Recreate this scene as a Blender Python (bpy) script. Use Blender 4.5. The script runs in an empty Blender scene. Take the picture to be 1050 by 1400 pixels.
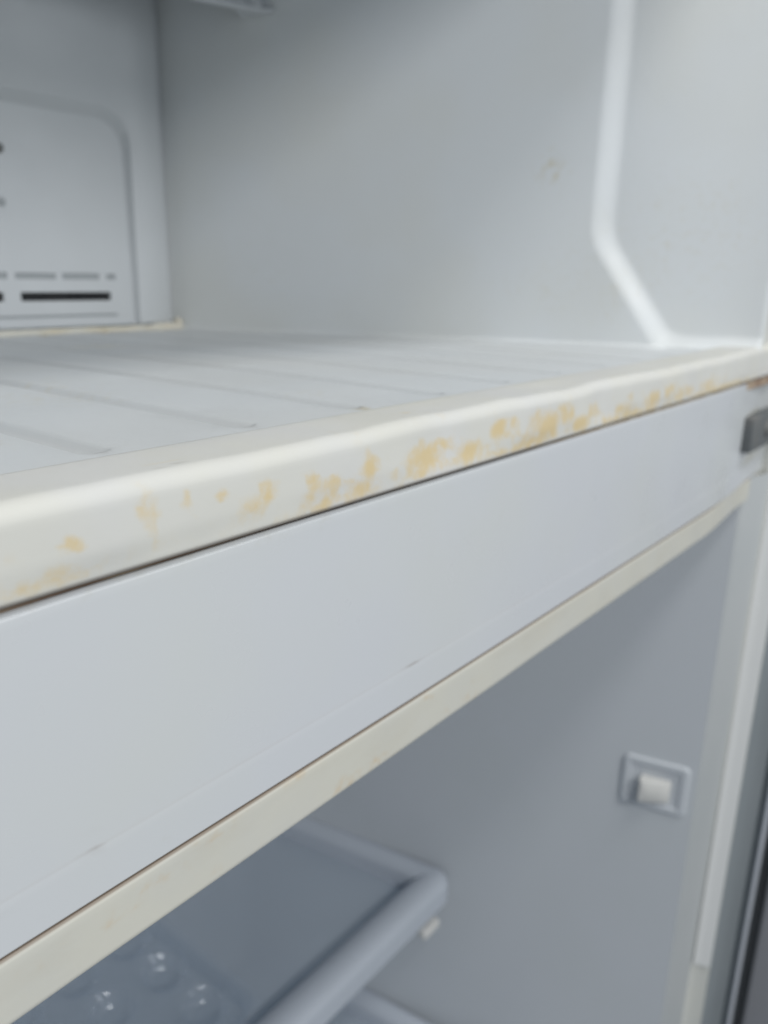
import bpy, bmesh, math, random
from math import pi, sin, cos, sqrt, exp, radians
from mathutils import Matrix, Vector, noise

S = bpy.context.scene
C = S.collection

# ------------------------------------------------------------------ camera
CAM_Y = -0.13                                  # the lens is 13 cm in front of the divider panel
right = Vector((0.62240623, -0.78232546, 0.02402836))
down = Vector((-0.2063412, -0.19362072, -0.95913207))
fwd = Vector((0.75500582, 0.59201174, -0.28193671))
cam_d = bpy.data.cameras.new('camera')
cam = bpy.data.objects.new('camera', cam_d); C.objects.link(cam)
m = Matrix.Identity(4)
for i in range(3):
    m[i][0] = right[i]; m[i][1] = -down[i]; m[i][2] = -fwd[i]
m[1][3] = CAM_Y
cam.matrix_world = m
cam_d.sensor_fit = 'HORIZONTAL'; cam_d.sensor_width = 5.4
cam_d.lens = 5.4 * 1116.0 / 1050.0             # a phone's main lens
cam_d.clip_start = 0.005; cam_d.clip_end = 100
cam_d.dof.use_dof = True
cam_d.dof.focus_distance = 0.174
cam_d.dof.aperture_fstop = 2.8
S.camera = cam

# ------------------------------------------------------------------ light
w = bpy.data.worlds.new('World'); S.world = w; w.use_nodes = True
bg = w.node_tree.nodes['Background']
bg.inputs['Color'].default_value = (0.84, 0.92, 1.0, 1); bg.inputs['Strength'].default_value = 0.29

def area(name, loc, target, size, sizey, power, col):
    l = bpy.data.lights.new(name, 'AREA'); l.shape = 'RECTANGLE'; l.size = size; l.size_y = sizey
    l.energy = power; l.color = col
    o = bpy.data.objects.new(name, l); C.objects.link(o); o.location = loc
    o.rotation_euler = (Vector(target) - Vector(loc)).to_track_quat('-Z', 'Y').to_euler()
    return o
# the room's lamps: a ceiling panel behind the photographer and one overhead; plus an added soft fill from the right
area('ceiling_lamp', (-0.25, -1.75, 1.22), (0.2, 0.1, 0.0), 0.8, 0.45, 22, (1.0, 1.0, 0.99))
area('ceiling_lamp', (0.30, -0.72, 1.45), (0.3, 0.0, 0.0), 0.9, 0.30, 11, (1.0, 0.995, 0.97))
area('right_fill', (1.5, -2.3, 0.35), (0.2, 0.3, 0.05), 0.8, 1.0, 6, (0.93, 0.97, 1.0))  # added fill from the right, brightens the back wall

S.view_settings.view_transform = 'Standard'; S.view_settings.look = 'None'
S.view_settings.exposure = 0.17; S.view_settings.gamma = 1.0
S.cycles.max_bounces = 12; S.cycles.diffuse_bounces = 6; S.cycles.transparent_max_bounces = 12
S.cycles.use_denoising = True

# ------------------------------------------------------------------ materials
def mat(name, col, rough=0.35, stain=None, stain_col=(0.5, 0.33, 0.13), mottle=None, mott_scale=9.0,
        bump=0.0, bump_scale=300.0, coat=0.0, metallic=0.0, trans=0.0, dust=0.0, spec=0.5):
    m = bpy.data.materials.new(name); m.use_nodes = True
    nt = m.node_tree; N = nt.nodes; L = nt.links
    b = N['Principled BSDF']
    b.inputs['Roughness'].default_value = rough
    b.inputs['Metallic'].default_value = metallic
    b.inputs['Specular IOR Level'].default_value = spec
    b.inputs['Coat Weight'].default_value = coat
    b.inputs['Transmission Weight'].default_value = trans
    tc = N.new('ShaderNodeTexCoord')
    def mixc(fac, a, c):
        x = N.new('ShaderNodeMix'); x.data_type = 'RGBA'
        if isinstance(fac, float): x.inputs['Factor'].default_value = fac
        else: L.new(fac, x.inputs['Factor'])
        for s, v in (('A', a), ('B', c)):
            s = [i for i in x.inputs if i.name == s and i.type == 'RGBA'][0]
            if isinstance(v, tuple): s.default_value = (*v, 1)
            else: L.new(v, s)
        return [o for o in x.outputs if o.type == 'RGBA'][0]
    def noise_fac(scale, detail, lo, hi, to=1.0, stretch=None):
        n = N.new('ShaderNodeTexNoise'); n.inputs['Scale'].default_value = scale; n.inputs['Detail'].default_value = detail
        if stretch:
            mp = N.new('ShaderNodeMapping'); mp.inputs['Scale'].default_value = stretch
            L.new(tc.outputs['Object'], mp.inputs['Vector']); L.new(mp.outputs['Vector'], n.inputs['Vector'])
        else: L.new(tc.outputs['Object'], n.inputs['Vector'])
        r = N.new('ShaderNodeMapRange'); r.inputs['From Min'].default_value = lo; r.inputs['From Max'].default_value = hi
        r.inputs['To Max'].default_value = to
        L.new(n.outputs['Fac'], r.inputs['Value'])
        return r.outputs['Result']
    c = col
    if mottle: c = mixc(noise_fac(mott_scale, 3.0, 0.42, 0.66, 1.0), c, mottle)
    if dust: c = mixc(noise_fac(60.0, 5.0, 0.52, 0.75, dust, (0.35, 1, 1)), c, (0.46, 0.42, 0.33))
    if stain:
        a = N.new('ShaderNodeAttribute'); a.attribute_name = 'stain'
        n = noise_fac(230.0, 8.0, 0.0, 1.0, 1.0)
        mm = N.new('ShaderNodeMath'); mm.operation = 'MULTIPLY_ADD'; mm.inputs[1].default_value = 1.5
        L.new(n, mm.inputs[0]); L.new(a.outputs['Fac'], mm.inputs[2])
        mr = N.new('ShaderNodeMapRange'); mr.interpolation_type = 'SMOOTHSTEP'; L.new(mm.outputs[0], mr.inputs['Value'])
        mr.inputs['From Min'].default_value = 0.80; mr.inputs['From Max'].default_value = 1.72
        # never stronger than the drawn mask allows
        mx = N.new('ShaderNodeMath'); mx.operation = 'MULTIPLY'; L.new(mr.outputs['Result'], mx.inputs[0])
        pw = N.new('ShaderNodeMapRange'); L.new(a.outputs['Fac'], pw.inputs['Value']); pw.inputs['From Max'].default_value = 0.30
        L.new(pw.outputs['Result'], mx.inputs[1])
        mc = N.new('ShaderNodeMath'); mc.operation = 'MULTIPLY'; mc.inputs[1].default_value = 0.76; L.new(mx.outputs[0], mc.inputs[0])
        c = mixc(mc.outputs[0], c, stain_col)
        a2 = N.new('ShaderNodeAttribute'); a2.attribute_name = 'grime_shade'
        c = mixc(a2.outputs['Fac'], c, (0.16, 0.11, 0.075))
    if isinstance(c, tuple): b.inputs['Base Color'].default_value = (*c, 1)
    else: L.new(c, b.inputs['Base Color'])
    # faint wear in the gloss and the orange-peel of moulded plastic
    rr = N.new('ShaderNodeMapRange'); L.new(noise_fac(40, 4, 0.3, 0.7), rr.inputs['Value'])
    rr.inputs['To Min'].default_value = rough * 0.85; rr.inputs['To Max'].default_value = min(1, rough * 1.25)
    L.new(rr.outputs['Result'], b.inputs['Roughness'])
    if bump:
        n = N.new('ShaderNodeTexNoise'); n.inputs['Scale'].default_value = bump_scale; n.inputs['Detail'].default_value = 3
        L.new(tc.outputs['Object'], n.inputs['Vector'])
        bp = N.new('ShaderNodeBump'); bp.inputs['Strength'].default_value = bump; bp.inputs['Distance'].default_value = 0.001
        L.new(n.outputs['Fac'], bp.inputs['Height']); L.new(bp.outputs['Normal'], b.inputs['Normal'])
    return m

M = {}
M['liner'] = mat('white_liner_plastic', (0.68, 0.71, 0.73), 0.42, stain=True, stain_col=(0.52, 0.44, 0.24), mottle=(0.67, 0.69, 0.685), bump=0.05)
M['floor'] = mat('white_floor_plastic', (0.62, 0.645, 0.66), 0.42, stain=True, stain_col=(0.52, 0.44, 0.24), mottle=(0.61, 0.625, 0.625), bump=0.05)
M['sill'] = mat('yellowed_lip_plastic', (0.63, 0.625, 0.58), 0.62, spec=0.35, stain=True, stain_col=(0.66, 0.50, 0.23), mottle=(0.625, 0.625, 0.61), mott_scale=22, bump=0.06, bump_scale=180)
M['trim'] = mat('cream_trim_plastic', (0.585, 0.575, 0.51), 0.45, stain=True, stain_col=(0.55, 0.36, 0.15), mottle=(0.57, 0.565, 0.515), mott_scale=30, bump=0.05, dust=0.25)
M['metal'] = mat('white_painted_steel', (0.580, 0.600, 0.625), 0.30, stain=True, stain_col=(0.42, 0.40, 0.30), mottle=(0.585, 0.605, 0.603), mott_scale=9, bump=0.012, bump_scale=120)
M['cover'] = mat('white_cover_plastic', (0.575, 0.60, 0.62), 0.4, mottle=(0.56, 0.585, 0.60), bump=0.04)
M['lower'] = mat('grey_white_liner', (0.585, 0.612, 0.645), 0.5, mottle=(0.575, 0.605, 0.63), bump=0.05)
M['flange'] = mat('white_flange_plastic', (0.66, 0.66, 0.61), 0.4, mottle=(0.64, 0.645, 0.61), mott_scale=14)
M['edge'] = mat('grey_liner_edge', (0.47, 0.49, 0.495), 0.5, mottle=(0.45, 0.475, 0.48))
M['clip'] = mat('white_strip_plastic', (0.76, 0.765, 0.755), 0.4)
M['black'] = mat('unlit_slot_black', (0.012, 0.013, 0.015), 0.8)
M['vent'] = mat('grey_vent_plastic', (0.36, 0.385, 0.40), 0.6)
M['gap'] = mat('brown_grime', (0.30, 0.21, 0.15), 0.9, mottle=(0.42, 0.33, 0.24), mott_scale=60)
M['steel'] = mat('dark_grey_bracket', (0.115, 0.125, 0.13), 0.5, mottle=(0.15, 0.15, 0.145), mott_scale=60)
M['rust'] = mat('rusty_edge', (0.40, 0.32, 0.22), 0.8, mottle=(0.50, 0.47, 0.41), mott_scale=90)
M['sealant'] = mat('aged_sealant', (0.68, 0.66, 0.59), 0.6, mottle=(0.66, 0.60, 0.47), mott_scale=45)
M['steeledge'] = mat('grey_painted_edge', (0.26, 0.29, 0.305), 0.45, mottle=(0.245, 0.275, 0.29))
M['shell'] = mat('grey_outer_shell', (0.42, 0.46, 0.475), 0.4, mottle=(0.39, 0.43, 0.45))
M['gasket'] = mat('gasket_highlight', (0.52, 0.55, 0.60), 0.5)
M['gasketshade'] = mat('dark_gasket_shade', (0.07, 0.075, 0.08), 0.6)
M['doorliner'] = mat('grey_door_liner', (0.36, 0.36, 0.385), 0.5)
M['rail'] = mat('frosted_rail_plastic', (0.50, 0.54, 0.60), 0.35, mottle=(0.48, 0.52, 0.575))
M['switch'] = mat('switch_plastic', (0.58, 0.61, 0.645), 0.45)
M['rocker'] = mat('rocker_plastic', (0.66, 0.655, 0.63), 0.4)
M['shadowmetal'] = mat('galvanised_gap', (0.42, 0.40, 0.37), 0.5)

def clear(name, col, rough, alpha_mix, ior=1.5, crinkle=0.0):
    m = bpy.data.materials.new(name); m.use_nodes = True
    nt = m.node_tree; N = nt.nodes; L = nt.links
    out = N['Material Output']; N.remove(N['Principled BSDF'])
    t = N.new('ShaderNodeBsdfTransparent'); t.inputs['Color'].default_value = (*col, 1)
    g = N.new('ShaderNodeBsdfGlossy'); g.inputs['Roughness'].default_value = rough; g.inputs['Color'].default_value = (0.95, 0.97, 1, 1)
    d = N.new('ShaderNodeBsdfDiffuse'); d.inputs['Color'].default_value = (0.62, 0.67, 0.73, 1)
    lw = N.new('ShaderNodeLayerWeight'); p5 = N.new('ShaderNodeMath'); p5.operation = 'POWER'; p5.inputs[1].default_value = 4.0
    f = N.new('ShaderNodeMath'); f.operation = 'MULTIPLY_ADD'; f.inputs[1].default_value = 0.85; f.inputs[2].default_value = ((ior - 1) / (ior + 1)) ** 2 * 1.6
    L.new(lw.outputs['Facing'], p5.inputs[0]); L.new(p5.outputs[0], f.inputs[0])
    m1 = N.new('ShaderNodeMixShader'); m1.inputs[0].default_value = alpha_mix
    L.new(t.outputs[0], m1.inputs[1]); L.new(d.outputs[0], m1.inputs[2])
    m2 = N.new('ShaderNodeMixShader'); L.new(f.outputs[0], m2.inputs[0])
    L.new(m1.outputs[0], m2.inputs[1]); L.new(g.outputs[0], m2.inputs[2])
    L.new(m2.outputs[0], out.inputs['Surface'])
    if crinkle:
        tc = N.new('ShaderNodeTexCoord'); n = N.new('ShaderNodeTexNoise'); n.inputs['Scale'].default_value = 90; n.inputs['Detail'].default_value = 2
        bp = N.new('ShaderNodeBump'); bp.inputs['Strength'].default_value = crinkle; bp.inputs['Distance'].default_value = 0.003
        L.new(tc.outputs['Object'], n.inputs['Vector']); L.new(n.outputs['Fac'], bp.inputs['Height']); L.new(bp.outputs['Normal'], g.inputs['Normal'])
    return m
M['glass'] = clear('shelf_glass', (0.82, 0.86, 0.89), 0.10, 0.46)
M['clear'] = clear('clear_tray_plastic', (0.97, 0.985, 1.0), 0.07, 0.05, 1.5, 0.35)

# ------------------------------------------------------------------ mesh helpers
def link(name, verts, faces, material, parent=None, smooth=True, stain=None, grime_shade=None, angle=35):
    me = bpy.data.meshes.new(name); me.from_pydata(verts, [], faces)
    bm = bmesh.new(); bm.from_mesh(me); bmesh.ops.recalc_face_normals(bm, faces=bm.faces); bm.to_mesh(me); bm.free()
    return finish(name, me, material, parent, smooth, stain, grime_shade, angle)

def finish(name, me, material, parent=None, smooth=True, stain=None, grime_shade=None, angle=35):
    if smooth:
        me.shade_smooth()
        try: me.set_sharp_from_angle(angle=radians(angle))
        except Exception: pass
    for nm, f in (('stain', stain), ('grime_shade', grime_shade)):
        if f:
            at = me.attributes.new(nm, 'FLOAT', 'POINT')
            at.data.foreach_set('value', [max(0.0, min(1.0, f(*v.co))) for v in me.vertices])
    o = bpy.data.objects.new(name, me); C.objects.link(o)
    me.materials.append(material)
    if parent: o.parent = parent
    return o

def from_bm(name, bm, material, parent=None, smooth=True, angle=35, **k):
    me = bpy.data.meshes.new(name); bmesh.ops.recalc_face_normals(bm, faces=bm.faces); bm.to_mesh(me); bm.free()
    return finish(name, me, material, parent, smooth, angle=angle, **k)

def grid(us, vs, fn):
    vv = [fn(u, v) for u in us for v in vs]; n = len(vs)
    ff = [(i * n + j, (i + 1) * n + j, (i + 1) * n + j + 1, i * n + j + 1) for i in range(len(us) - 1) for j in range(n - 1)]
    return vv, ff

def lin(a, b, n): return [a + (b - a) * i / (n - 1) for i in range(n)]

def bx(bm, x0, x1, y0, y1, z0, z1, bev=0.0, seg=3):
    r = bmesh.ops.create_cube(bm, size=1.0)
    vs = r['verts']
    for v in vs:
        v.co = Vector((x0 if v.co.x < 0 else x1, y0 if v.co.y < 0 else y1, z0 if v.co.z < 0 else z1))
    if bev:
        es = list({e for v in vs for e in v.link_edges})
        bmesh.ops.bevel(bm, geom=es, offset=bev, segments=seg, profile=0.5, affect='EDGES')

def box(name, a, material, parent=None, bev=0.0, seg=3):
    bm = bmesh.new(); bx(bm, *a, bev=bev, seg=seg); return from_bm(name, bm, material, parent)

def sweep(prof, stations):
    """prof: list of points, stations: functions mapping a profile point to space"""
    n = len(prof); vv = [st(p) for st in stations for p in prof]
    ff = [(i * n + j, (i + 1) * n + j, (i + 1) * n + j + 1, i * n + j + 1) for i in range(len(stations) - 1) for j in range(n - 1)]
    return vv, ff

def arc(cx, cy, r, a0, a1, n): return [(cx + r * cos(a0 + (a1 - a0) * i / n), cy + r * sin(a0 + (a1 - a0) * i / n)) for i in range(n + 1)]

def densify(p, step):
    out = [p[0]]
    for a, b in zip(p, p[1:]):
        d = math.dist(a, b); k = max(1, int(d / step))
        out += [(a[0] + (b[0] - a[0]) * i / k, a[1] + (b[1] - a[1]) * i / k) for i in range(1, k + 1)]
    return out

def tube(name, pts, rad, material, parent=None, sides=10, rfun=None):
    bm = bmesh.new(); rings = []
    P = [Vector(p) for p in pts]
    for i, p in enumerate(P):
        t = (P[min(i + 1, len(P) - 1)] - P[max(i - 1, 0)]).normalized()
        u = t.cross(Vector((0, 0, 1)));  u = u.normalized() if u.length > 1e-4 else Vector((1, 0, 0))
        v = u.cross(t); r = rfun(i) if rfun else rad
        rings.append([bm.verts.new(p + u * r * cos(2 * pi * k / sides) + v * r * sin(2 * pi * k / sides)) for k in range(sides)])
    for a, b in zip(rings, rings[1:]):
        for k in range(sides): bm.faces.new((a[k], a[(k + 1) % sides], b[(k + 1) % sides], b[k]))
    bm.faces.new(rings[0]); bm.faces.new(rings[-1])
    return from_bm(name, bm, material, parent, angle=50)

def tag(o, label, cat, group=None):
    o['label'] = label; o['category'] = cat
    if group: o['group'] = group

def nz(x, y, z, s): return noise.noise(Vector((x * s, y * s, z * s)))
def fbm(x, y, z, s): return nz(x, y, z, s) + 0.5 * nz(x, y, z, s * 2.1) + 0.25 * nz(x, y, z, s * 4.3)
def sst(a, b, x):
    t = max(0.0, min(1.0, (x - a) / (b - a))); return t * t * (3 - 2 * t)

XL, XR = -0.10, 0.545          # inner left, outer end of the panels on the right
ZF = -0.0395                   # freezer floor
fridge = bpy.data.objects.new('refrigerator', None); C.objects.link(fridge)
fridge.location = (0, 0, 0)
tag(fridge, 'open white top-freezer refrigerator with yellow stained divider lip', 'refrigerator')

# ------------------------------------------------------------------ freezer compartment
WALL_A, WALL_B = (0.385, 0.374), (0.4785, 0.096)
def wall_x(y):
    return WALL_A[0] + (WALL_B[0] - WALL_A[0]) * (y - WALL_A[1]) / (WALL_B[1] - WALL_A[1])
def floor_z(y): return ZF - 0.0035 * sst(0.06, 0.40, y)

groove_x = [0.0995 + 0.0438 * k for k in range(-4, 10)]
def groove_depth(x, y):
    d = min(abs(x - g) for g in groove_x)
    e = max(0.0, 0.031 - y)                     # rounded front end
    d = sqrt(d * d + (e * 1.3) ** 2) if e > 0 else d
    return 0.0023 * (1 - sst(0.0012, 0.0046, d))
xs = set()
for g in groove_x:
    for k in range(-6, 7): xs.add(round(g + k * 0.0008, 5))
    for k in range(1, 5): xs.add(round(g + 0.0048 + k * 0.0069, 5))
xs = sorted(xs | {XL - 0.02, 0.58})
ys = [0.0212 + 0.0008 * i for i in range(22)] + [0.040 + 0.0035 * i for i in range(97)]
v, f = grid(xs, ys, lambda x, y: (x, y, floor_z(y) - groove_depth(x, y) + 0.00025 * nz(x, y, 0, 18)))
fl_spots = [(0.2525, 0.265, .02, .45), (0.135, 0.105, .022, .30), (0.155, 0.14, .02, .22), (0.081, 0.055, .012, .35), (0.20, 0.06, .012, .25), (0.187, 0.0275, .004, .9)]
def fl_stain(x, y, z):
    return sum(a * exp(-((x - sx) ** 2 + (y - sy) ** 2) / r ** 2) for sx, sy, r, a in fl_spots) * 0.8
def fl_grime_shade(x, y, z):
    g = 0.0
    for gx in groove_x:
        g += 0.30 * exp(-((x - gx) ** 2 / 0.0022 ** 2 + (y - 0.0290) ** 2 / 0.0030 ** 2))
        if y > 0.029: g += 0.13 * exp(-((x - gx) / 0.0030) ** 2)  # groove shade painted along each channel; the spots at the ends are dirt
    return g + 0.05 * exp(-((y - 0.0214) / 0.0008) ** 2)
link('freezer_floor', v, f, M['floor'], fridge, stain=fl_stain, grime_shade=fl_grime_shade, angle=60)

# the front lip of the freezer floor: step, flat, roll-over, face, tuck
prof = [(0.0222, -0.0402), (0.0212, -0.0392), (0.0202, -0.0386), (0.016, -0.0385), (0.010, -0.0385)] \
     + arc(0.0030, -0.0426, 0.0041, radians(90), radians(174), 12) \
     + [(-0.0013, -0.0500), (-0.0012, -0.0545)] + arc(0.0003, -0.0551, 0.0015, radians(180), radians(270), 5) + [(0.010, -0.0566)]
prof = densify(prof, 0.0011)
stations_x = lin(XL - 0.02, 0.60, 430)
def sill_st(x):
    def st(p):
        y, z = p
        wob = 0.0012 * fbm(x, 0, 0, 18) + 0.0004 * nz(x, y, z, 55)
        k = sst(0.012, 0.002, y) * sst(-0.0562, -0.050, z)
        y2 = y + wob * k; z2 = z + 0.0006 * fbm(x, 3, 0, 20) * sst(0.02, 0.004, y) * sst(-0.05, -0.04, z)
        # the lip curls back and up at the right end
        e = sst(0.44, 0.53, x)
        y2 += 0.001 * e * sst(0.015, 0.0, y)
        z2 += 0.0012 * e * sst(-0.052, -0.042, z)
        z2 += 0.0006 * sst(0.22, 0.36, x) * sst(-0.050, -0.054, z)
        return (x, y2, z2)
    return st
v, f = sweep(prof, [sill_st(x) for x in stations_x])
random.seed(5)
lip_spots = [  # x, z, rx, rz, strength
    (0.0738, -0.0480, .0026, .0016, 1.0), (0.0905, -0.0470, .0022, .0055, .55), (0.1005, -0.0460, .0016, .0022, .5), (0.1085, -0.0462, .0028, .0016, .6),
    (0.118, -0.0505, .0050, .0030, .4), (0.1225, -0.0470, .0030, .0024, .65), (0.137, -0.0475, .0024, .0022, .95), (0.136, -0.0500, .0022, .0022, .5), (0.143, -0.0505, .0028, .0030, .6),
    (0.158, -0.0480, .0032, .0040, .95), (0.155, -0.0520, .0050, .0024, .6), (0.182, -0.0490, .0070, .0036, 1.0), (0.192, -0.0472, .0045, .0018, .8), (0.178, -0.0530, .0060, .0016, .6),
    (0.2055, -0.0510, .0060, .0030, .85), (0.198, -0.0530, .0050, .0016, .6), (0.222, -0.0470, .0055, .0030, .95), (0.231, -0.0452, .0040, .0020, .6), (0.247, -0.0470, .0065, .0040, .7), (0.256, -0.0490, .0070, .0042, 1.0),
    (0.269, -0.0465, .0060, .0040, .85), (0.281, -0.0520, .0080, .0026, .8), (0.293, -0.0490, .006, .003, .6), (0.322, -0.0520, .010, .003, .5), (0.352, -0.0500, .0090, .0038, .75), (0.372, -0.0480, .008, .003, .65), (0.392, -0.0510, .012, .003, .6), (0.43, -0.051, .014, .003, .45),
    (0.070, -0.0535, .012, .0016, .35), (0.058, -0.049, .006, .004, .25), (0.15, -0.0540, .012, .0014, .5), (0.24, -0.0540, .02, .0012, .6), (0.33, -0.054, .03, .0012, .6), (0.45, -0.054, .05, .0014, .5)]
for k in range(150):
    x = random.uniform(0.14, 0.46); lip_spots.append((x, random.uniform(-0.0545, -0.0455), random.uniform(.0008, .0028), random.uniform(.0008, .002), random.uniform(.15, .5)))
def lip_stain(x, y, z):
    s = 0.0
    wx = x + 0.0022 * fbm(x, y, z, 220); wz = z + 0.0012 * fbm(x + 5, y, z, 240)
    if y < 0.006:
        for sx, sz, rx, rz, a in lip_spots:
            q = ((wx - sx) / rx) ** 2 + ((wz - sz) / rz) ** 2
            if q < 6: s = max(s, a * exp(-q * q * 0.35 - q * .25))
        s = s * 0.90 + (0.16 + 0.34 * max(0.0, 0.5 + fbm(x, 0, z, 60))) * sst(-0.0455, -0.0555, z) * (0.6 + 0.4 * sst(0.10, 0.2, x)) * (0.6 + 0.6 * nz(x, y, z, 90))
        s += 0.16 * sst(-0.0452, -0.0405, z) * max(0, 0.35 + nz(x, y, z, 75)) * sst(0.06, 0.2, x)
    else:
        s = 0.30 * max(0.0, fbm(x * .5, y, z, 70) - 0.45) + 0.08 * max(0, nz(x * .4, y, z, 120))
        s += 0.25 * exp(-(((x - 0.100) / 0.006) ** 2 + ((y - 0.006) / 0.002) ** 2)) + 0.30 * exp(-(((x - 0.187) / 0.006) ** 2 + ((y - 0.009) / 0.002) ** 2))
    return s
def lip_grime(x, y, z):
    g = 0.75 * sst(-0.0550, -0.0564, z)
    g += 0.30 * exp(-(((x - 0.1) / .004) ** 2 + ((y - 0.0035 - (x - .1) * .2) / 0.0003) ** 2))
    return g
link('freezer_lip', v, f, M['sill'], fridge, stain=lip_stain, grime_shade=lip_grime, angle=60)

# right wall with its flared front bay (a recess with a chamfered lower corner), cove at the floor and at the back
def bay(y, z):
    """signed distance into the flared bay; the border runs down, then slants forward to the floor, then along it"""
    d1 = 0.0955 - y
    # slanted border from (y .0955, z .021) to (y .0575, z -.0375)
    ny, nzv = -0.0585, 0.038; L = sqrt(ny * ny + nzv * nzv)
    d2 = ((y - 0.0955) * ny + (z - 0.021) * nzv) / L
    d3 = (z + 0.0440)
    # smooth minimum so that the corners of the border are rounded
    k = 0.006
    def smin(a, b):
        h = max(k - abs(a - b), 0) / k; return min(a, b) - h * h * k * 0.25
    return smin(smin(d1, d2), d3)
def rwall(y, z):
    x = wall_x(y)
    x += 0.0054 * sst(0.0, 0.0130, bay(y, z)) + 0.012 * sst(0.085, -0.02, y)
    if y < 0.003: x += 0.003 - sqrt(max(0.0, 0.003 ** 2 - (0.003 - y) ** 2))
    zf = floor_z(y); R = 0.0018
    if z < zf + R:
        t = R - (z - zf); x -= (R - sqrt(max(0, R * R - t * t))) * 0.9
    x += 0.0005 * nz(y, z, 0, 9)
    return (x, y + 0.0, z)
ysw = lin(0.0005, 0.12, 130) + lin(0.1225, 0.374, 70)
zsw = lin(-0.043, 0.05, 110) + lin(0.052, 0.29, 70)
v, f = grid(ysw, zsw, rwall)
wsp = [(0.118, 0.062, .010, .45), (0.10, 0.0, .03, .16), (0.30, -0.005, .03, .12), (0.03, 0.02, .035, .16), (0.05, 0.05, .03, .1), (0.14, -0.01, .02, .1)]
link('freezer_side_wall', v, f, M['liner'], fridge, angle=70, stain=lambda x, y, z: sum(a * exp(-((y - sy) ** 2 + (z - sz) ** 2) / r ** 2) for sy, sz, r, a in wsp) * .7 + .10 * max(0, fbm(0, y, z, 22) - .1), grime_shade=lambda x, y, z: 0)
v, f = grid(lin(-0.004, 0.376, 20), lin(-0.043, 0.29, 20), lambda y, z: (XL - 0.01, y, z))
link('freezer_side_wall', v, f, M['liner'], fridge)
box('freezer_ceiling', (XL - 0.02, 0.60, -0.004, 0.40, 0.262, 0.290), M['cover'], fridge)
bm = bmesh.new(); bx(bm, XL - 0.02, 0.357, 0.392, 0.400, -0.05, 0.27); bx(bm, 0.3575, 0.40, 0.3745, 0.400, -0.05, 0.27)
from_bm('freezer_back_wall', bm, M['cover'], fridge)

# cover over the cooling coil on the back wall
cov = bpy.data.objects.new('coil_cover', None); C.objects.link(cov); cov.parent = fridge
def rrect(x0, x1, z0, z1, r, y, n=10):
    out = []
    for cx, cz, a0 in ((x1 - r, z1 - r, 0), (x0 + r, z1 - r, 90), (x0 + r, z0 + r, 180), (x1 - r, z0 + r, 270)):
        for i in range(n + 1):
            a = radians(a0 + 90 * i / n); out.append((cx + r * cos(a), y, cz + r * sin(a)))
    return out
loops = [rrect(XL + 0.01, 0.3755, -0.0400, 0.258, 0.0015, 0.3744), rrect(XL + 0.01, 0.3755, -0.0400, 0.258, 0.0015, 0.3665),
         rrect(XL + 0.012, 0.3735, -0.0385, 0.256, 0.0015, 0.3650),
         rrect(0.00, 0.3525, -0.1, 0.0975, 0.0225, 0.3650), rrect(0.0005, 0.3515, -0.099, 0.0966, 0.0217, 0.3655),
         rrect(0.004, 0.3498, -0.095, 0.0912, 0.0185, 0.3692), rrect(0.0048, 0.3488, -0.0942, 0.0902, 0.0175, 0.3698)]
# keep the frame's lower border on the cover's foot
loops = [[(x, y, max(z, -0.0386) if i > 2 else z) for x, y, z in lp] for i, lp in enumerate(loops)]
def tilt(z): return 0.022 * (z + 0.0386)
loops = [[(x, y + (tilt(z) if i > 4 else 0.0), z) for x, y, z in lp] for i, lp in enumerate(loops)]
bm = bmesh.new(); rings = [[bm.verts.new(p) for p in lp] for lp in loops]
for a, b in zip(rings, rings[1:]):
    n = len(a)
    for k in range(n):
        try: bm.faces.new((a[k], a[(k + 1) % n], b[(k + 1) % n], b[k]))
        except ValueError: pass
from_bm('cover_frame', bm, M['cover'], cov, angle=40)
# middle of the cover: a sheet pierced by the air slots
holes = [(0.2690, 0.3325, -0.0228, -0.0174, 'slot'), (0.2665, 0.2935, -0.0096, -0.0058, 'v'), (0.2980, 0.3245, -0.0096, -0.0056, 'v'), (0.3300, 0.3370, -0.0096, -0.0058, 'v'),
         (0.235, 0.3365, -0.0332, -0.0316, 'line'), (0.2345, 0.2615, -0.0096, -0.0058, 'v'), (0.19, 0.258, -0.0228, -0.0174, 'slot')]
X0, X1, Z0, Z1 = 0.0048, 0.3488, -0.0386, 0.0727
cx = sorted({X0, X1} | {h[0] for h in holes} | {h[1] for h in holes}); cz = sorted({Z0, Z1} | {h[2] for h in holes} | {h[3] for h in holes})
bm = bmesh.new(); YC = 0.3698
def quad(bm, *p): bm.faces.new([bm.verts.new(q) for q in p])
for a, b in zip(cx, cx[1:]):
    for c, d in zip(cz, cz[1:]):
        mx, mz = (a + b) / 2, (c + d) / 2
        if any(h[0] < mx < h[1] and h[2] < mz < h[3] for h in holes): continue
        quad(bm, (a, YC, c), (b, YC, c), (b, YC, d), (a, YC, d))
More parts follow.
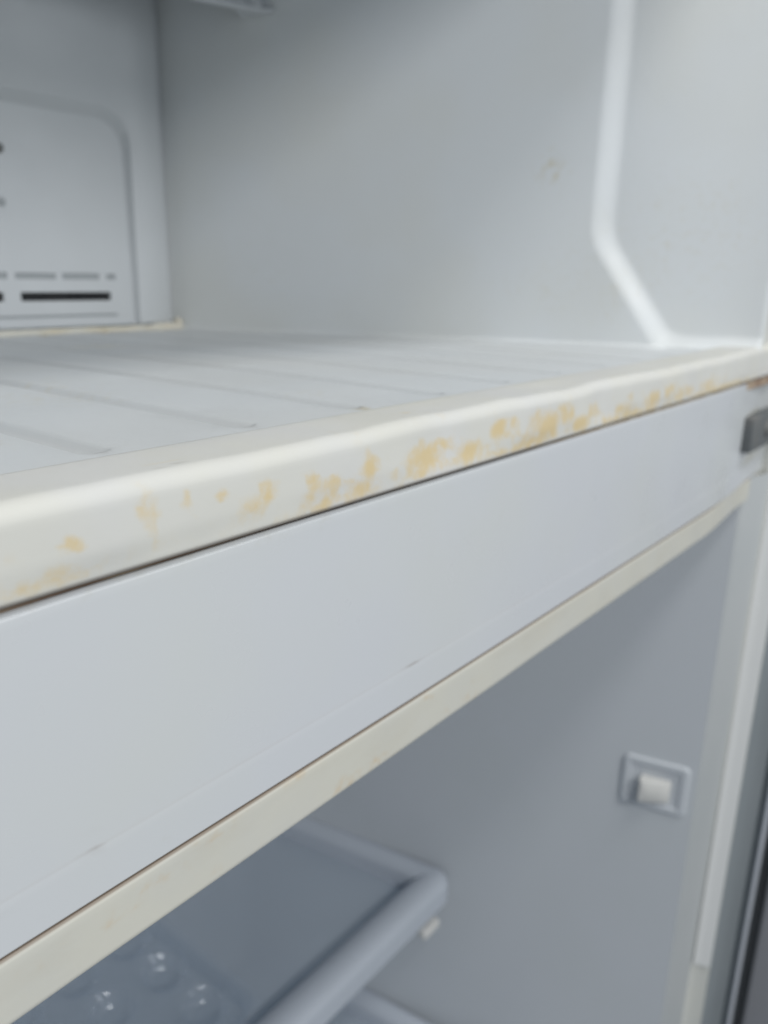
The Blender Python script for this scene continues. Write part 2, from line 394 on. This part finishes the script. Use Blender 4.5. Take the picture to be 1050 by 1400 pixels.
# the round-cornered top of the middle sheet
rr = [(x, YC, z) for x, y, z in rrect(0.0048, 0.3488, -0.2, 0.0902, 0.0175, YC)[:22]]
bm.faces.new([bm.verts.new(p) for p in rr])
for h in holes:
    dp = {'slot': 0.0022, 'v': 0.0010, 'line': 0.0009}[h[4]]
    a, b, c, d = h[:4]; y2 = YC + dp
    for p, q in (((a, c), (b, c)), ((b, c), (b, d)), ((b, d), (a, d)), ((a, d), (a, c))):
        quad(bm, (p[0], YC, p[1]), (q[0], YC, q[1]), (q[0], y2, q[1]), (p[0], y2, p[1]))
bmesh.ops.remove_doubles(bm, verts=bm.verts, dist=1e-6)
for q in bm.verts: q.co.y += tilt(q.co.z)
from_bm('cover_panel', bm, M['cover'], cov, smooth=False)
for h in holes:
    dp = {'slot': 0.0021, 'v': 0.0010, 'line': 0.0009}[h[4]]
    bm = bmesh.new(); quad(bm, (h[0] - .0004, YC + dp, h[2] - .0004), (h[1] + .0004, YC + dp, h[2] - .0004), (h[1] + .0004, YC + dp, h[3] + .0004), (h[0] - .0004, YC + dp, h[3] + .0004))
    for q in bm.verts: q.co.y += tilt(q.co.z)
    from_bm({'slot': 'air_slot', 'v': 'louvre', 'line': 'groove'}[h[4]], bm, M['black'] if h[4] == 'slot' else M['vent'], cov, smooth=False)  # slots backed by a black sheet, painted as their unlit depth
for z, x, r, mm in ((0.0646, 0.2652, 0.0030, 'steel'), (0.0346, 0.2632, 0.0026, 'vent')):
    bm = bmesh.new(); bmesh.ops.create_cone(bm, cap_ends=True, segments=20, radius1=r, radius2=r * .8, depth=0.0014, matrix=Matrix.Translation((x, YC - 0.0006 + tilt(z), z)) @ Matrix.Rotation(radians(90), 4, 'X'))
    from_bm('screw', bm, M[mm], cov)
# row of small dark notches between cover and wall
for k in range(14):
    z = -0.030 + k * 0.0033
    box('notch', (0.3762, 0.3774, 0.3700, 0.3740, z, z + 0.0018), M['vent'], cov)
# bead of old sealant along the foot of the cover
pts = [(XL + 0.01 + i * 0.0035, 0.3625 + 0.0012 * nz(i, 0, 0, .21), -0.0418 + 0.0006 * nz(i, 9, 0, .3)) for i in range(136)] + [(0.381, 0.363, -0.0405), (0.384, 0.366, -0.0385)]
tube('sealant_bead', pts, 0.0022, M['sealant'], fridge, rfun=lambda i: 0.0021 + 0.0012 * abs(nz(i, 4, 0, .23)) + (0.0012 if i > 128 else 0))

# ------------------------------------------------------------------ divider: steel panel, grimy gap, lower trim
def metal_y(x): return 0.0060 * sst(0.455, 0.578, x) * (0.35 + 0.65 * sst(0.44, 0.60, x)) + 0.00025 * nz(x, 0, 0, 7)
prof = [(0.012, -0.0578), (0.0045, -0.0578)] + arc(0.0013, -0.0591, 0.0013, radians(90), radians(178), 9) + [(0.0, -0.066), (0.0, -0.1122), (-0.00003, -0.1130), (-0.00010, -0.1136), (-0.00010, -0.1244)] + arc(0.0005, -0.1244, 0.0006, radians(180), radians(270), 4) + [(0.010, -0.1251)]
prof = densify(prof, 0.0016)
v, f = sweep(prof, [(lambda x: (lambda p: (x, p[0] + metal_y(x), p[1] + (0.0004 * sst(0.08, 0.14, x) - 0.0004 * sst(0.08, 0.05, x)) * sst(-0.070, -0.058, p[1]))))(x) for x in lin(XL, 0.600, 266)])
def metal_stain(x, y, z):
    s = 0.0
    s += 0.12 * exp(-((z + 0.1110) / 0.0020) ** 2) * max(0, 0.2 + fbm(x * .4, 1, z, 30)) * sst(0.30, 0.12, x)
    s += 0.42 * max(0, fbm(x * .07, z, 2, 42) - 0.28)
    s += 0.45 * exp(-(((x - 0.0905) / 0.002) ** 2 + ((z + 0.1218) / 0.0012) ** 2))
    # rust round the hinge bracket
    s += 0.8 * exp(-(((x - 0.545) / 0.024) ** 2 + ((z + 0.0800) / 0.0035) ** 2)) + 0.55 * exp(-(((x - 0.553) / 0.03) ** 2 + ((z + 0.1095) / 0.005) ** 2))
    return s
def metal_grime(x, y, z):
    return (0.10 + 0.06 * nz(x, 7, 0, 30)) * exp(-((z + 0.1129) / 0.0005) ** 2) * sst(0.55, 0.30, x) + 0.55 * exp(-(((x - 0.0733) / 0.0011) ** 2 + ((z + 0.1131) / 0.0005) ** 2)) + 0.45 * exp(-(((x - 0.1815) / 0.003) ** 2 + ((z + 0.1129) / 0.0003) ** 2)) \
        + 0.30 * exp(-(((x - 0.054) / 0.002) ** 2 + ((z + 0.1148) / 0.0004) ** 2)) + 0.14 * exp(-(((x - 0.0735) / 0.0015) ** 2 + ((z + 0.1085) / 0.0003) ** 2))
link('divider_panel', v, f, M['metal'], fridge, stain=metal_stain, grime_shade=metal_grime, angle=60)
box('divider_gap', (XL, 0.575, 0.0018, 0.0125, -0.0620, -0.0560), M['gap'], fridge)
# a bent sheet edge showing in the gap, widening to the right
v, f = grid(lin(XL, 0.575, 80), [0, 1, 2], lambda x, k: (x, [0.0006, 0.0010, 0.0060][k] + metal_y(x) + 0.0012 * sst(0.30, 0.05, x), -0.0578 + [0.0, 0.0002 + 0.0015 * sst(0.20, 0.38, x), 0.0003 + 0.0016 * sst(0.20, 0.38, x)][k]))
link('panel_flange', v, f, M['rust'], fridge)
prof = [(0.012, -0.1252), (0.0030, -0.1253)] + arc(0.0010, -0.1267, 0.0013, radians(90), radians(178), 6) + [(-0.0003, -0.130), (-0.0003, -0.1390)] + arc(0.0017, -0.1394, 0.0020, radians(182), radians(270), 7) + [(0.012, -0.1415), (0.04, -0.1415)]
prof = densify(prof, 0.0014)
def trim_st(x):
    def st(p):
        e = sst(0.46, 0.55, x)
        return (x, p[0] + 0.0003 * nz(x, 2, 0, 20) + 0.005 * e, p[1] + 0.0002 * nz(x, 5, 0, 24) * sst(-.125, -.13, p[1]))
    return st
v, f = sweep(prof, [trim_st(x) for x in lin(XL, 0.566, 264)])
tsp = [(0.152, -0.1382, .006, .0022, .8), (0.166, -0.1385, .008, .0018, .5), (0.105, -0.1275, .010, .0016, .5), (0.132, -0.1262, .006, .0014, .55), (0.091, -0.1300, .012, .0016, .45), (0.077, -0.1325, .010, .0014, .45), (0.19, -0.128, .006, .0014, .5), (0.21, -0.137, .014, .002, .35), (0.062, -0.130, .006, .002, .3), (0.12, -0.1385, .012, .001, .4)]
def trim_stain(x, y, z):
    wx = x + 0.004 * fbm(x, 0, z, 120); wz = z + 0.0008 * fbm(x, 3, z, 160)
    return 0.6 * max([a * exp(-((wx - sx) / rx) ** 2 - ((wz - sz) / rz) ** 2) for sx, sz, rx, rz, a in tsp]) + 0.2 * max(0, fbm(x * .4, 0, z, 110) - 0.1)
link('divider_trim', v, f, M['trim'], fridge, stain=trim_stain, grime_shade=lambda x, y, z: 0.85 * sst(-0.1262, -0.1256, z), angle=60)
box('divider_underside', (XL, 0.562, 0.038, 0.45, -0.1425, -0.1390), M['lower'], fridge)
box('divider_end', (0.553, 0.612, 0.0070, 0.03, -0.1400, -0.045), M['flange'], fridge, 0.002)
# hinge bracket screwed to the right end of the divider
hb = bpy.data.objects.new('hinge_bracket', None); C.objects.link(hb); hb.parent = fridge
box('bracket_plate', (0.5195, 0.640, -0.0035, 0.0045, -0.1005, -0.0790), M['steel'], hb, 0.0012)
box('bracket_arm', (0.602, 0.645, -0.045, -0.0040, -0.1000, -0.0950), M['steel'], hb, 0.0012)
for x, z in ((0.552, -0.0890), (0.588, -0.0900)):
    bm = bmesh.new(); bmesh.ops.create_uvsphere(bm, u_segments=16, v_segments=8, radius=0.0055, matrix=Matrix.Translation((x, -0.0035, z)) @ Matrix.Diagonal((1, .45, 1, 1)))
    from_bm('bolt', bm, M['steel'], hb)

# ------------------------------------------------------------------ lower compartment
def lwall(y, z):
    x = 0.5685 - 0.2357 * y
    R = 0.02
    if y > 0.42 - R: x -= R - sqrt(max(0, R * R - (y - 0.42 + R) ** 2))
    return (x + 0.0006 * nz(y, z, 3, 6), y, z)
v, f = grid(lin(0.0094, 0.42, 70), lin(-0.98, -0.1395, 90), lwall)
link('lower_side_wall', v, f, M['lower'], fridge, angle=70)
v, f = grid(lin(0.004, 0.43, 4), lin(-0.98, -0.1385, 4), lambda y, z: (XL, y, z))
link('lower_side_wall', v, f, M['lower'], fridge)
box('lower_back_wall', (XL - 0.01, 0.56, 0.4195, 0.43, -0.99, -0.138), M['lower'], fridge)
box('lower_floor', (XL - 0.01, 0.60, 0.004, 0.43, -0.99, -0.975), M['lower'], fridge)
# upright front edge of the lower compartment: rolled edge, bead facing inwards, outer corner
prof = [(0.5663, 0.0098), (0.5672, 0.0086), (0.5700, 0.0070)] + [(0.5800, 0.0040), (0.5900, 0.0012), (0.5972, 0.0000)]
v, f = sweep(densify(prof, 0.003), [(lambda z: (lambda p: (p[0], p[1], z)))(z) for z in lin(-1.03, -0.1260, 40)])
link('liner_edge', v, f, M['edge'], fridge, angle=45)
prof = [(0.5956, 0.0075), (0.5960, 0.0010), (0.5978, -0.0001), (0.5992, -0.0006), (0.6005, -0.0022), (0.6020, -0.0052), (0.6034, -0.0090), (0.6044, -0.0126), (0.6046, -0.0132), (0.6070, -0.0136), (0.6070, 0.0010)]
v, f = sweep(prof, [(lambda z: (lambda p: (p[0], p[1], z)))(z) for z in lin(-1.03, -0.1025, 40)])
f += [tuple(range(11)), tuple(range(len(v) - 11, len(v)))]
link('side_flange', v, f, M['flange'], fridge, angle=45)
box('side_flange', (0.528, 0.684, 0.0032, 0.02, -0.0445, 0.30), M['flange'], fridge)
box('side_flange', (0.6125, 0.684, 0.0, 0.02, -1.03, -0.0450), M['flange'], fridge)
prof = [(0.6048, -0.0100), (0.6050, -0.0138), (0.6062, -0.0146)] + [(0.640, -0.0150), (0.684, -0.0150)] + arc(0.684, -0.0090, 0.006, radians(-90), radians(0), 6) + [(0.690, 0.020)]
v, f = sweep(prof, [(lambda z: (lambda p: (p[0], p[1], z)))(z) for z in lin(-1.05, 0.30, 20)])
link('cabinet_edge', v, f, M['steeledge'], fridge, angle=45)
# a white strip over the inner bead, ending part way down
prof = [(0.5990, -0.0010), (0.6012, -0.0040), (0.6026, -0.0080), (0.6036, -0.0112), (0.6044, -0.0130)]
def strip_st(z):
    k = 0.12 + 0.88 * sst(-0.25, -0.53, z)
    ring = [(x - 0.0018 * k, y - 0.0004 * k) for x, y in prof] + [(x + .002, y + .0005) for x, y in prof[::-1]]
    return lambda i: (*ring[i % 10], z)
v, f = sweep(list(range(11)), [strip_st(z) for z in lin(-0.548, -0.106, 24)])
n = 10
f += [tuple(range(n)), ]
link('cover_strip', v, f, M['clip'], fridge, angle=30)

# light switch on the lower right wall
sw = bpy.data.objects.new('light_switch', None); C.objects.link(sw); sw.parent = fridge
def at_wall(y, z, off): 
    p = lwall(y, z); return Vector((p[0] - off, y, z))
y0, y1, z0, z1 = 0.0144, 0.0614, -0.3935, -0.3513
def plate_ring(ins, off, r, n=6):
    out = []
    for cy, cz, a0 in ((y1 - ins - r, z1 - ins - r, 0), (y0 + ins + r, z1 - ins - r, 90), (y0 + ins + r, z0 + ins + r, 180), (y1 - ins - r, z0 + ins + r, 270)):
        for i in range(n + 1):
            a = radians(a0 + 90 * i / n); y = cy + r * cos(a); z = cz + r * sin(a)
            out.append(Vector((0.5685 - y * 0.2357 - off, y, z)))
    return out
bm = bmesh.new()
R_ = [[bm.verts.new(p) for p in plate_ring(*q)] for q in ((0, -0.002, .004), (0, 0.0014, .004), (0.001, 0.0024, .0035), (0.0050, 0.0024, .002), (0.0058, 0.0012, .0018), (0.0095, 0.0010, .0015), (0.0100, 0.0006, .0012))]
for a, b in zip(R_, R_[1:]):
    for k in range(len(a)): bm.faces.new((a[k], a[(k + 1) % len(a)], b[(k + 1) % len(a)], b[k]))
bm.faces.new(R_[-1])
from_bm('switch_plate', bm, M['switch'], sw, angle=30)
# rocker key: a wedge standing out of the plate, highest at its inner end
bm = bmesh.new()
ry0, ry1, rz0, rz1 = 0.0262, 0.0470, -0.3845, -0.3660
def wp(y, z, off): return Vector((0.5685 - y * 0.2357 - off, y, z))
pr = [(ry0, 0.0), (ry0 + .001, 0.0030), (ry0 + 0.006, 0.0060), (ry1 - 0.006, 0.0098), (ry1 - 0.002, 0.0106), (ry1, 0.0085), (ry1 + 0.0005, 0.0)]
vv = [wp(y, z, o) for z in (rz0, rz0 + .0008, rz1 - .0008, rz1) for y, o in [(a, b - (0.0008 if z in (rz0, rz1) and b > 0.001 else 0)) for a, b in pr]]
n = len(pr); ff = [(i * n + j, (i + 1) * n + j, (i + 1) * n + j + 1, i * n + j + 1) for i in range(3) for j in range(n - 1)] + [tuple(range(n)), tuple(range(3 * n, 4 * n))]
link('rocker', vv, ff, M['rocker'], sw, angle=40); bm.free()
# small white peg on the lower right wall
bm = bmesh.new(); bx(bm, 0.4900, 0.5140, 0.196, 0.206, -0.5690, -0.5605, bev=0.0025)
from_bm('shelf_peg', bm, M['rocker'], fridge)

# outer shell and the opened lower door beside it
bm = bmesh.new()
bx(bm, -0.195, 0.690, 0.0205, 0.60, 0.295, 0.34, .004); bx(bm, 0.677, 0.690, 0.0205, 0.60, -1.05, 0.294); bx(bm, -0.195, -0.182, 0.0205, 0.60, -1.05, 0.294); bx(bm, -0.181, 0.676, 0.585, 0.60, -1.05, 0.294); bx(bm, -0.181, 0.676, 0.03, 0.584, -1.05, -1.0)
from_bm('cabinet', bm, M['shell'], fridge)
box('side_flange', (-0.195, XL, 0.0, 0.02, -1.05, 0.30), M['flange'], fridge)
door = bpy.data.objects.new('refrigerator_door', None); C.objects.link(door); door.parent = fridge
door.location = (0.708, 0.0, -0.6)
def dbox(name, a, mm, bev=0.0, **k):
    return box(name, a, mm, door, bev, **k)
dbox('door_skin', (0.002, 0.062, -0.62, 0.012, -0.43, 0.46), M['shell'], 0.003)
dbox('door_gasket', (-0.0045, 0.003, -0.0205, -0.0150, -0.42, 0.45), M['gasket'], 0.003, seg=4)  # edge highlight put into the pale gasket colour
dbox('gasket_shade', (-0.0010, 0.003, -0.0285, -0.0215, -0.42, 0.45), M['gasketshade'], 0.001)  # dark strip painted for the shade beside the gasket
dbox('door_liner', (-0.0060, 0.003, -0.60, -0.0295, -0.41, 0.44), M['doorliner'], 0.003)

# ------------------------------------------------------------------ loose things
# freezer rack high on the right
fs = bpy.data.objects.new('freezer_rack', None); C.objects.link(fs); fs.location = (0.3, 0.3, 0.155)
tag(fs, 'white plastic rack high in the freezer, its rounded end near the side wall', 'rack')
path = [(XL + .01, 0.318), (0.20, 0.318), (0.30, 0.3165), (0.345, 0.3125), (0.3674, 0.3083), (0.390, 0.3015), (0.404, 0.2950), (0.4105, 0.2905), (0.4120, 0.2940), (0.4095, 0.3040), (0.4060, 0.3140)]
def rack_st(i):
    p = Vector(path[i]); t = (Vector(path[min(i + 1, len(path) - 1)]) - Vector(path[max(i - 1, 0)])).normalized(); nrm = Vector((t.y, -t.x))
    return lambda q: (p.x + nrm.x * q[0] - .3, p.y + nrm.y * q[0] - .3, q[1])
pr = [(-0.006, 0.045), (-0.004, 0.010), (-0.0035, 0.0040), (-0.0010, 0.0034), (0.0, 0.0022), (-0.0004, 0.0004), (-0.0020, 0.0), (-0.0060, 0.0006), (-0.012, 0.004), (-0.012, 0.045)]
v, f = sweep(pr, [rack_st(i) for i in range(len(path))]); link('rack_rim', v, f, M['cover'], fs, angle=40)
v2 = [(x - .3, y - .3 + .004, 0.040) for x, y in path] + [(path[-1][0] - .3, 0.345 - .3, 0.040), (path[0][0] - .3, 0.345 - .3, 0.040)]
n = len(v2); v2 += [(x, y, 0.045) for x, y, z in v2]
link('rack_base', v2, [tuple(range(n)), tuple(range(n, 2 * n))] + [(i, (i + 1) % n, n + (i + 1) % n, n + i) for i in range(n)], M['cover'], fs, smooth=False)

# glass shelves in the lower compartment
def glass_shelf(zt, xr_front, xr_back, yf, yb, label, rail_w, rail_h):
    t = bpy.data.objects.new('glass_shelf', None); C.objects.link(t); t.location = (0, 0, zt)
    tag(t, label, 'shelf', 'glass shelves in the lower compartment')
    pr = arc(-rail_w / 2, -rail_w / 2 * .6, rail_w / 2, radians(180), radians(0), 10)
    pr = [(x, z * .6) for x, z in [(-rail_w, -rail_h / .6)] + [(x, z + rail_w * .1) for x, z in pr] + [(0, -rail_h / .6), (-rail_w, -rail_h / .6)]]
    # front rail with a rounded right corner, running back as a narrower side rail
    st = []; sw_ = 0.022 / rail_w; rc = 0.016
    def stn(px, py, nx, ny, k): return lambda q: (px + nx * q[0] * k, py + ny * q[0] * k, q[1])
    for x in lin(XL + .012, xr_front - rc, 12): st.append(stn(x, yf, 0, -1, 1.0))
    for i in range(1, 9):
        a = radians(-90 + 90 * i / 8); st.append(stn(xr_front - rc + rc * cos(a), yf + rc + rc * sin(a), cos(a), sin(a), 1.0 + (sw_ - 1) * i / 8))
    for i in range(1, 9):
        u = i / 8; st.append(stn(xr_front + (xr_back - xr_front) * u, yf + rc + (yb - yf - rc) * u, 1, 0, sw_))
    v, f = sweep(pr, st); link('shelf_rail', v, f, M['rail'], t, angle=50)
    bm = bmesh.new(); P = [(XL + .012, yf + rail_w * .6), (xr_front - .012, yf + rail_w * .6), (xr_back - .012, yb), (XL + .012, yb)]
    lo = [bm.verts.new((x, y, -0.0185)) for x, y in P]; hi = [bm.verts.new((x, y, -0.0150)) for x, y in P]
    bm.faces.new(lo); bm.faces.new(hi)
    for i in range(4): bm.faces.new((lo[i], lo[(i + 1) % 4], hi[(i + 1) % 4], hi[i]))
    from_bm('glass_pane', bm, M['glass'], t, smooth=False)
    return t
glass_shelf(-0.5125, 0.518, 0.487, 0.186, 0.405, 'upper glass shelf with frosted front rail, under the clear egg tray', 0.028, 0.019)
glass_shelf(-0.685, 0.523, 0.492, 0.10, 0.405, 'lower glass shelf, only its side rail in view at the bottom edge', 0.028, 0.019)

# clear egg tray on the upper shelf
tray = bpy.data.objects.new('egg_tray', None); C.objects.link(tray); tray.location = (0.20, 0.30, -0.5270)
tag(tray, 'clear plastic tray with round egg cups standing on the upper glass shelf', 'tray')
cups = [(x, y) for x in (-0.082, -0.036, 0.0905 - 0.085 + 0.002, 0.0525 + .001, 0.0935) for y in (-0.048, -0.0005, 0.046)]
cups = [(x, y) for x in (-0.0905, -0.0445, 0.0015, 0.0475, 0.0925) for y in (-0.0475, 0.0, 0.0465)]
def tray_z(x, y):
    z = 0.0140
    d = min(math.dist((x, y), c) for c in cups)
    z -= 0.0105 * (1 - sst(0.010, 0.0185, d)) - 0.0022 * exp(-((d - 0.0185) / 0.0016) ** 2)
    return z + 0.0003 * nz(x, y, 0, 40)
v, f = grid(lin(-0.118, 0.118, 120), lin(-0.073, 0.073, 76), lambda x, y: (x, y, tray_z(x, y)))
link('cup_sheet', v, f, M['clear'], tray, angle=80)
lp = [rrect(-0.119, 0.119, -0.074, 0.074, 0.010, 0, 5)] 
bm = bmesh.new()
rg = []
for ins, z in ((0.004, 0.0005), (0.0, 0.012), (-0.0005, 0.0155), (-0.004, 0.0162), (-0.005, 0.0143)):
    rg.append([bm.verts.new((x, zz, z)) for x, _, zz in rrect(-0.119 + ins, 0.119 - ins, -0.074 + ins, 0.074 - ins, 0.010, 0, 5)])
for a, b in zip(rg, rg[1:]):
    for k in range(len(a)): bm.faces.new((a[k], a[(k + 1) % len(a)], b[(k + 1) % len(a)], b[k]))
from_bm('tray_wall', bm, M['clear'], tray, angle=40)
